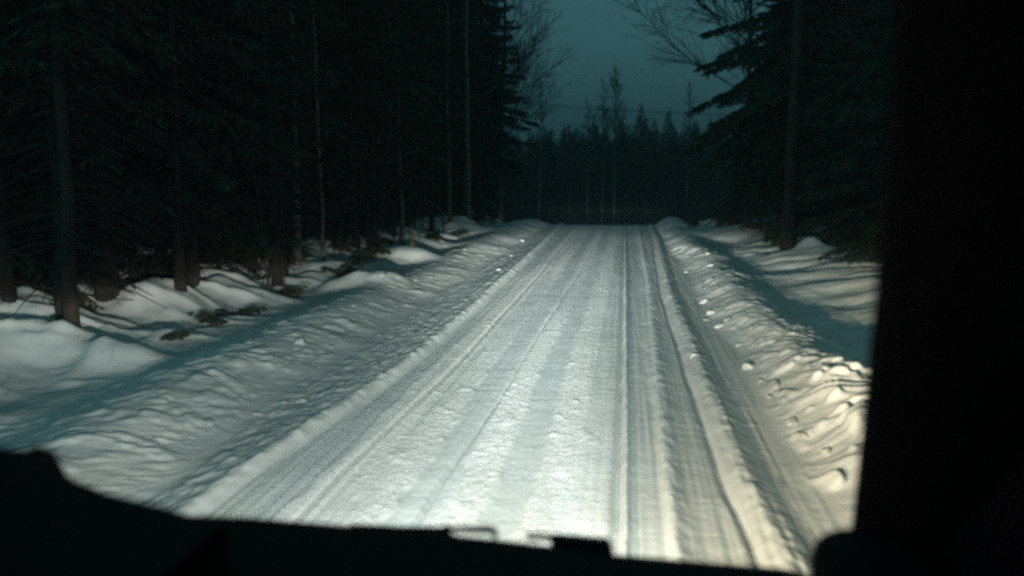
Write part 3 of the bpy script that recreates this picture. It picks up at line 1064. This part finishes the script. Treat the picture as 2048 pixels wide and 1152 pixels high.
# ------------------------------------------------------------------ the van the picture is taken from
CX = -0.72
van = bpy.data.objects.new("van", None)
COL.objects.link(van)
van.location = (CX, 0, 0)
tag(van, "dark van cabin framing the view, with dashboard, windscreen pillar and lit headlamps", "van")
M_DASH = noise_mat("dashboard_plastic", (0.018, 0.022, 0.022), (0.03, 0.036, 0.036), 60, 0.75, 0.0006, 220, spec=0.15)
M_TRIM = noise_mat("pillar_fabric", (0.02, 0.024, 0.023), (0.032, 0.038, 0.037), 90, 0.95, 0.0005, 300, spec=0.05)
M_PAINT = noise_mat("van_paint", (0.02, 0.022, 0.025), (0.028, 0.03, 0.034), 2, 0.35, spec=0.4)
M_RUB = noise_mat("rubber", (0.012, 0.012, 0.012), (0.02, 0.02, 0.02), 30, 0.8)
M_METAL = noise_mat("rim_metal", (0.25, 0.25, 0.26), (0.35, 0.35, 0.36), 12, 0.4, metallic=0.9)
M_SEAT = noise_mat("seat_cloth", (0.02, 0.02, 0.025), (0.035, 0.035, 0.04), 50, 0.95)
M_REFL = noise_mat("lamp_reflector", (0.7, 0.7, 0.7), (0.8, 0.8, 0.8), 4, 0.15, metallic=1.0)
m_glass = bpy.data.materials.new("windscreen_glass")
m_glass.use_nodes = True
n_ = m_glass.node_tree
n_.nodes.clear()
o_ = n_.nodes.new("ShaderNodeOutputMaterial")
t_ = n_.nodes.new("ShaderNodeBsdfTransparent")
t_.inputs["Color"].default_value = (0.93, 0.97, 0.95, 1)
n_.links.new(t_.outputs["BSDF"], o_.inputs["Surface"])


def vpart(name, mb, material, smooth=False, parent=None):
    return link(name, mb.mesh("van_" + name, smooth), material, parent or van)


def extrude_profile(mb, prof, xs):
    """prof: list of (y, z); xs: list of x stations (each optionally with its own offset function)"""
    prof = np.asarray(prof, float)
    n = len(prof)
    V = np.concatenate([np.stack([np.full(n, x), prof[:, 0], prof[:, 1]], -1) for x in xs])
    q = []
    for s in range(len(xs) - 1):
        for i in range(n):
            j = (i + 1) % n
            q.append((s * n + i, s * n + j, (s + 1) * n + j, (s + 1) * n + i))
    t = []
    for s, rev in ((0, False), (len(xs) - 1, True)):
        c = V[s * n:(s + 1) * n].mean(0)
        V = np.concatenate([V, c[None]])
        ci = len(V) - 1
        for i in range(n):
            j = (i + 1) % n
            t.append((ci, s * n + j, s * n + i) if not rev else (ci, s * n + i, s * n + j))
    mb.add(V, q, t)


def wx(px, py, Y):           # pixel at a depth, in the van's own frame
    p = at(px, py, Y)
    return (p.x - CX, p.y, p.z)


# dashboard: top shelf meeting the windscreen base, a rolled rear edge and a knee panel
mb = MB()
stations = []
for (px, py) in ((0, 1010), (430, 1032), (680, 1052), (845, 1062), (885, 1071), (1000, 1083), (1100, 1095), (1220, 1112), (1420, 1128), (1600, 1143)):
    stations.append(wx(px, py, 1.15))
stations = [(-1.03, 1.10, stations[1][2] + 0.0)] + stations[1:] + [(1.03, 1.10, stations[-1][2] - 0.012)]
V, q = [], []
prof = ((0.0, 0.0), (-0.12, -0.012), (-0.32, -0.035), (-0.43, -0.06), (-0.46, -0.10), (-0.44, -0.20), (-0.36, -0.36), (-0.20, -0.62), (0.10, -0.62), (0.12, -0.05))
for (x_, y_, z_) in stations:
    for (dy, dz) in prof:
        V.append((x_, y_ + dy, z_ + dz))
npf = len(prof)
for s in range(len(stations) - 1):
    for i in range(npf):
        j = (i + 1) % npf
        q.append((s * npf + i, s * npf + j, (s + 1) * npf + j, (s + 1) * npf + i))
mb.add(V, q)
dash = vpart("dashboard", mb, M_DASH, True)
# instrument hood in front of the driver: outline as seen, 0.30 m deep
Yh = 0.98
outl = [wx(455, 1040, Yh), wx(400, 1018, Yh), wx(330, 998, Yh), wx(240, 976, Yh), wx(200, 962, Yh), wx(185, 955, Yh), wx(150, 943, Yh), wx(132, 930, Yh), wx(120, 905, Yh), wx(108, 884, Yh),
        wx(96, 880, Yh), wx(70, 890, Yh), wx(20, 884, Yh), wx(-60, 872, Yh), wx(-160, 880, Yh), (-0.62, Yh, 1.50), (-0.72, Yh, 1.46), (-0.78, Yh, 1.38)]
mb = MB()
V, q = [], []
ny = (0.0, 0.02, 0.20, 0.28)
dzs = (-0.012, 0.0, -0.002, -0.02)
for (dy, dz) in zip(ny, dzs):
    for (x_, y_, z_) in outl:
        V.append((x_, y_ - dy, z_ + dz))
    for (x_, y_, z_) in outl:
        V.append((x_, y_ - dy, 1.30))
no = len(outl)
for s in range(len(ny) - 1):
    a, b = s * 2 * no, (s + 1) * 2 * no
    for i in range(no - 1):
        q.append((a + i, a + i + 1, b + i + 1, b + i))
for a in (0, (len(ny) - 1) * 2 * no):
    for i in range(no - 1):
        q.append((a + i, a + i + 1, a + no + i + 1, a + no + i))
mb.add(V, q)
vpart("instrument_hood", mb, M_DASH, True, dash)
mb = MB()
for k in range(14):
    mb.box((0.2 + k * 0.03, 1.02, 1.405 - 0.002 * k), (0.006, 0.05, 0.006))
vpart("defrost_grille", mb, M_RUB, False, dash)

# windscreen pillars: inner edge as seen, leaning back and inward
pb, pm, pt_ = Vector(wx(1703, 1050, 1.20)), Vector(wx(1748, 600, 0.90)), Vector(wx(1792, -40, 0.58))
ptop = pt_ + (pt_ - pm) * 0.55
pbot = pb + (pb - pm) * 0.5
for sgn in (1, -1):
    mb = MB()
    V, q = [], []
    pts = [pbot, pb, (pb + pm) / 2, pm, (pm + pt_) / 2, pt_, ptop]
    for p in pts:
        x0, y0, z0 = p
        for (dx, dy) in ((0.0, 0.0), (0.008, 0.02), (0.05, 0.045), (0.13, 0.05), (0.16, -0.02), (0.15, -0.14), (0.11, -0.17), (0.04, -0.09), (0.008, -0.02)):
            V.append(((x0 + dx) * sgn, y0 + dy, z0))
    for s in range(len(pts) - 1):
        for i in range(9):
            j = (i + 1) % 9
            q.append((s * 9 + i, s * 9 + j, (s + 1) * 9 + j, (s + 1) * 9 + i))
    mb.add(V, q)
    vpart("windscreen_pillar", mb, M_TRIM, True)
# rounded corner pad where pillar and dashboard meet
for sgn in (1, -1):
    bm = bmesh.new()
    bmesh.ops.create_icosphere(bm, subdivisions=4, radius=1.0)
    c = Vector(wx(1760, 1150, 1.02))
    for v in bm.verts:
        co = v.co
        f = 1.0 / max(1e-6, (abs(co.x) ** 2.5 + abs(co.y) ** 2.5 + abs(co.z) ** 2.5) ** (1 / 2.5))
        v.co = Vector(((c.x + co.x * f * 0.074) * sgn, c.y + co.y * f * 0.10, c.z - 0.006 + co.z * f * 0.042))
    mb = MB()
    mb.bm(bm)
    vpart("corner_pad", mb, M_DASH, True)

# windscreen
mb = MB()
gb, gt = 1.345, 2.19
V, q = [], []
nx, nz = 9, 7
for iz in range(nz):
    t = iz / (nz - 1)
    for ix in range(nx):
        s = -1 + 2 * ix / (nx - 1)
        hw = 1.10 - 0.17 * t
        yy = 1.29 - 0.86 * t - 0.10 * s * s * (1 - 0.4 * t)
        V.append((s * hw, yy, gb + (gt - gb) * t))
for iz in range(nz - 1):
    for ix in range(nx - 1):
        i = iz * nx + ix
        q.append((i, i + 1, i + 1 + nx, i + nx))
mb.add(V, q)
vpart("windscreen", mb, m_glass, True)

# wipers lying at the foot of the glass
Yw = 1.24


def poly_strip(mb, pix, Y, hh, th=0.012):
    pts = [Vector(wx(px, py, Y)) for px, py in pix]
    V, q = [], []
    for p, h2 in zip(pts, hh):
        for (dy, dz) in ((-th / 2, h2 / 2), (th / 2, h2 / 2), (th / 2, -h2 / 2), (-th / 2, -h2 / 2)):
            V.append((p.x, p.y + dy, p.z + dz))
    for s in range(len(pts) - 1):
        for i in range(4):
            j = (i + 1) % 4
            q.append((s * 4 + i, s * 4 + j, (s + 1) * 4 + j, (s + 1) * 4 + i))
    e = (len(pts) - 1) * 4
    q += [(0, 1, 2, 3), (e + 3, e + 2, e + 1, e)]
    mb.add(V, q)


w1 = bpy.data.objects.new("wiper", None)
COL.objects.link(w1)
w1.parent = van
mb = MB()
poly_strip(mb, ((700, 1056), (800, 1060), (900, 1059), (980, 1059), (996, 1067)), Yw, (0.010, 0.009, 0.005, 0.008, 0.006))
link("blade", mb.mesh("wiper_blade", False), M_RUB, w1)
mb = MB()
poly_strip(mb, ((894, 1056), (894, 1110)), Yw, (0.001, 0.001), 0.012)
mb.box(Vector(wx(894, 1078, Yw)), (0.010, 0.012, 0.04))
mb.box(Vector(wx(990, 1074, Yw)), (0.004, 0.008, 0.018))
link("arm", mb.mesh("wiper_arm", False), M_RUB, w1)
w2 = bpy.data.objects.new("wiper", None)
COL.objects.link(w2)
w2.parent = van
mb = MB()
poly_strip(mb, ((1052, 1072), (1100, 1075), (1150, 1078)), Yw, (0.005, 0.006, 0.006))
link("blade", mb.mesh("wiper_blade_b", False), M_RUB, w2)
mb = MB()
poly_strip(mb, ((1102, 1100), (1160, 1104), (1216, 1107), (1226, 1114)), Yw, (0.040, 0.040, 0.036, 0.02), 0.03)
link("arm", mb.mesh("wiper_pivot_cover", False), M_RUB, w2)

# body: nose, bonnet, sides, roof, rear
mb = MB()
extrude_profile(mb, ((1.30, 1.22), (1.36, 1.20), (1.75, 1.06), (1.98, 0.96), (2.04, 0.80), (2.05, 0.45), (2.0, 0.32), (1.4, 0.30), (1.3, 0.6)), [-1.09, -1.05, -0.5, 0.5, 1.05, 1.09])
vpart("nose", mb, M_PAINT, False)
for sgn in (1, -1):
    mb = MB()
    mb.box((sgn * 1.12, -0.75, 0.87), (0.06, 4.1, 1.14), bevel=0.02)
    vpart("side_panel", mb, M_PAINT)
    mb = MB()
    mb.box((sgn * 1.07, -1.9, 1.75), (0.05, 1.9, 0.9), bevel=0.02)
    vpart("upper_side", mb, M_PAINT)
    mb = MB()
    mb.box((sgn * 1.0, -0.30, 2.21), (0.10, 1.5, 0.07), bevel=0.02)
    vpart("roof_rail", mb, M_TRIM)
    mb = MB()
    mb.add([(sgn * 1.11, 1.0, 1.30), (sgn * 1.11, -0.9, 1.30), (sgn * 1.0, -0.9, 2.18), (sgn * 0.97, 0.45, 2.18)], [(0, 1, 2, 3)])
    vpart("side_window", mb, m_glass)
    mb = MB()
    mb.box((sgn * 1.26, 0.95, 1.42), (0.20, 0.09, 0.26), bevel=0.03)
    vpart("door_mirror", mb, M_PAINT)
    mb = MB()
    extrude_profile(mb, ((0.55, 1.36), (1.22, 1.36), (1.20, 1.50), (0.86, 1.80), (0.55, 1.62)), [sgn * 1.095, sgn * 1.135])
    vpart("mirror_sail_panel", mb, M_TRIM)
mb = MB()
mb.box((0, -1.15, 2.26), (2.10, 3.3, 0.06), bevel=0.02)
vpart("roof", mb, M_PAINT)
mb = MB()
mb.box((0, -2.83, 1.28), (2.18, 0.06, 1.94), bevel=0.02)
vpart("rear_panel", mb, M_PAINT)
mb = MB()
mb.box((0, -0.7, 0.42), (2.18, 4.0, 0.06))
vpart("cabin_floor", mb, M_RUB)
for sx in (0.55, -0.50):
    seat = bpy.data.objects.new("seat", None)
    COL.objects.link(seat)
    seat.parent = van
    mb = MB()
    mb.box((sx, 0.0, 0.95), (0.50, 0.50, 0.16), bevel=0.05)
    mb.box((sx, 0.0, 0.66), (0.40, 0.40, 0.45))
    link("cushion", mb.mesh("seat_cushion", False), M_SEAT, seat)
    mb = MB()
    mb.box((sx, -0.36, 1.33), (0.48, 0.14, 0.68), Matrix.Rotation(R(10), 3, 'X'), bevel=0.05)
    link("backrest", mb.mesh("seat_backrest", False), M_SEAT, seat)
# steering wheel
sw = bpy.data.objects.new("steering_wheel", None)
COL.objects.link(sw)
sw.parent = van
th = np.linspace(0, 2 * math.pi, 29)
tl = R(38)
ring = np.stack([-0.50 + 0.19 * np.cos(th), 0.50 - 0.19 * np.sin(th) * math.sin(tl) * -1.0, 1.22 + 0.19 * np.sin(th) * math.cos(tl)], -1)
mb = MB()
mb.tube(ring, 0.016, 8, cap=False)
link("rim", mb.mesh("wheel_rim"), M_RUB, sw)
mb = MB()
mb.tube([(-0.50, 0.50, 1.22), (-0.50, 0.72, 1.10)], [0.055, 0.04], 10)
for a in (0.1, math.pi - 0.1, 1.5 * math.pi):
    mb.tube([(-0.50, 0.51, 1.22), (-0.50 + 0.19 * math.cos(a), 0.50 + 0.19 * math.sin(a) * math.sin(tl), 1.22 + 0.19 * math.sin(a) * math.cos(tl))], 0.014, 6)
link("hub", mb.mesh("wheel_hub"), M_RUB, sw)
for sx in (0.98, -0.98):
    for yy in (1.25, -1.9):
        whl = bpy.data.objects.new("wheel", None)
        COL.objects.link(whl)
        whl.parent = van
        mb = MB()
        a = np.linspace(0, 2 * math.pi, 25)
        mb.tube(np.stack([np.full(25, sx), yy + 0.25 * np.cos(a), 0.335 + 0.25 * np.sin(a)], -1), 0.085, 8, cap=False)
        link("tyre", mb.mesh("tyre"), M_RUB, whl)
        mb = MB()
        mb.tube([(sx - 0.07, yy, 0.335), (sx + 0.07, yy, 0.335)], [0.19, 0.19], 20)
        link("rim", mb.mesh("rim", False), M_METAL, whl)


# headlamps: bowl, and a lamp whose beam is bright near the horizon and weak towards the bonnet
def beam_nodes(ld):
    ld.use_nodes = True
    n = ld.node_tree
    n.nodes.clear()
    out = n.nodes.new("ShaderNodeOutputLight")
    em = n.nodes.new("ShaderNodeEmission")
    n.links.new(em.outputs["Emission"], out.inputs["Surface"])
    tc = n.nodes.new("ShaderNodeTexCoord")
    sp = n.nodes.new("ShaderNodeSeparateXYZ")
    n.links.new(tc.outputs["Normal"], sp.inputs["Vector"])

    def mth(op, a, b=None, c=None):
        m = n.nodes.new("ShaderNodeMath")
        m.operation = op
        for i, v in enumerate((a, b, c)):
            if v is None:
                continue
            if isinstance(v, (int, float)):
                m.inputs[i].default_value = v
            else:
                n.links.new(v, m.inputs[i])
        return m.outputs[0]
    dx, dy = sp.outputs["X"], sp.outputs["Y"]
    dz = mth('ABSOLUTE', sp.outputs["Z"])
    v = mth('MULTIPLY', mth('ARCSINE', dy), 57.3)                 # degrees above the axis
    h = mth('MULTIPLY', mth('ARCTAN2', dx, dz), 57.3)
    # below the cut-off: falls steadily towards the bonnet
    below = mth('MINIMUM', mth('ADD', v, BEAM_AIM), 0.0)
    lo = mth('DIVIDE', 1.0, mth('POWER', mth('ADD', mth('MULTIPLY', below, below), BEAM_V0 * BEAM_V0), BEAM_P))
    above = mth('MAXIMUM', mth('ADD', v, BEAM_AIM), 0.0)
    cut = mth('EXPONENT', mth('MULTIPLY', above, -1.0 / BEAM_CUT))
    h2 = mth('MULTIPLY', h, h)
    # kerb-side kick: the beam is wider towards the near verge than towards the oncoming side
    kerb = mth('GREATER_THAN', h, 0.0)
    wid = mth('ADD', mth('ADD', BEAM_H, mth('MULTIPLY', kerb, BEAM_KERB)), mth('MULTIPLY', below, -0.30))
    hp = mth('ADD', mth('EXPONENT', mth('MULTIPLY', mth('DIVIDE', h2, mth('MULTIPLY', wid, wid)), -1.0)),
             mth('MULTIPLY', mth('EXPONENT', mth('MULTIPLY', h2, -1.0 / (50.0 * 50.0))), mth('ADD', BEAM_WIDE, mth('MULTIPLY', kerb, BEAM_WIDE * 1.5))))
    main = mth('MULTIPLY', mth('MULTIPLY', lo, cut), hp)
    glare = mth('MULTIPLY', mth('EXPONENT', mth('MULTIPLY', mth('ABSOLUTE', v), -1.0 / 2.2)), BEAM_GLARE)
    glare = mth('MULTIPLY', glare, mth('EXPONENT', mth('MULTIPLY', h2, -1.0 / (40.0 * 40.0))))
    near = mth('MULTIPLY', mth('EXPONENT', mth('MULTIPLY', h2, -1.0 / (60.0 * 60.0))), BEAM_NEAR)
    near = mth('MULTIPLY', near, mth('ADD', 1.0, mth('MULTIPLY', mth('EXPONENT', mth('MULTIPLY', below, 1.0 / 3.5)), 3.6)))
    near = mth('MULTIPLY', near, mth('EXPONENT', mth('MULTIPLY', above, -1.0 / 1.2)))
    near = mth('MULTIPLY', near, mth('ADD', 1.15, mth('MULTIPLY', kerb, 1.3)))
    tot = mth('ADD', mth('ADD', main, glare), near)
    n.links.new(tot, em.inputs["Strength"])
    # lens colour: white along the axis, yellower to the sides
    mx = n.nodes.new("ShaderNodeMix")
    mx.data_type = 'RGBA'
    mx.inputs["A"].default_value = (0.93, 0.97, 0.92, 1)
    mx.inputs["B"].default_value = (1.0, 0.82, 0.58, 1)
    yel = mth('MINIMUM', mth('DIVIDE', mth('MAXIMUM', mth('ADD', h, -4.0), 0.0), 20.0), 1.0)
    yel2 = mth('MINIMUM', mth('DIVIDE', mth('MAXIMUM', mth('MULTIPLY', h, -1.0), 0.0), 60.0), 0.22)
    n.links.new(mth('MAXIMUM', yel, yel2), mx.inputs["Factor"])
    n.links.new(mx.outputs["Result"], em.inputs["Color"])


BEAM_AIM = 1.6      # degrees the beam is dipped
BEAM_V0 = 1.6
BEAM_P = 1.0
BEAM_CUT = 0.26
BEAM_H = 7.0
BEAM_KERB = 0.5
BEAM_WIDE = 0.02
BEAM_GLARE = 0.0007
BEAM_NEAR = 0.0017
for sx in (-0.58, 0.58):
    hl = bpy.data.objects.new("headlight", None)
    COL.objects.link(hl)
    hl.parent = van
    a = np.linspace(0, 2 * math.pi, 20, endpoint=False)
    mb = MB()
    rings = ((0.03, -0.10), (0.07, -0.08), (0.095, -0.03), (0.10, 0.015))
    V = np.concatenate([np.stack([sx + r * 1.2 * np.cos(a), np.full(20, 2.055 + dy), 0.74 + r * np.sin(a)], -1) for r, dy in rings])
    q = [(s * 20 + i, s * 20 + (i + 1) % 20, (s + 1) * 20 + (i + 1) % 20, (s + 1) * 20 + i) for s in range(3) for i in range(20)]
    mb.add(V, q)
    link("reflector", mb.mesh("headlight_bowl"), M_REFL, hl)
    ld = bpy.data.lights.new("headlight_beam", 'SPOT')
    ld.energy = 124000 * BEAM
    ld.spot_size = R(150)
    ld.spot_blend = 0.4
    ld.shadow_soft_size = 0.05
    beam_nodes(ld)
    lo = bpy.data.objects.new("headlight_beam", ld)
    COL.objects.link(lo)
    lo.parent = hl
    lo.location = (sx, 2.13, 0.74)
    lo.rotation_euler = (math.pi / 2, 0, R(4.8 if sx > 0 else -1.5))

# ------------------------------------------------------------------ evening air
mh = bpy.data.materials.new("evening_haze")
mh.use_nodes = True
nh = mh.node_tree
nh.nodes.clear()
oh = nh.nodes.new("ShaderNodeOutputMaterial")
pv = nh.nodes.new("ShaderNodeVolumePrincipled")
pv.inputs["Color"].default_value = (0.85, 0.95, 1.0, 1)
pv.inputs["Density"].default_value = HAZE
pv.inputs["Anisotropy"].default_value = 0.0
nh.links.new(pv.outputs["Volume"], oh.inputs["Volume"])
mb = MB()
mb.box((0, 305, 9.0), (860, 690, 27.0))
hz_o = link("haze", mb.mesh("haze", False), mh)
tag(hz_o, "thin evening haze filling the air over the road and forest", "haze", kind="stuff")
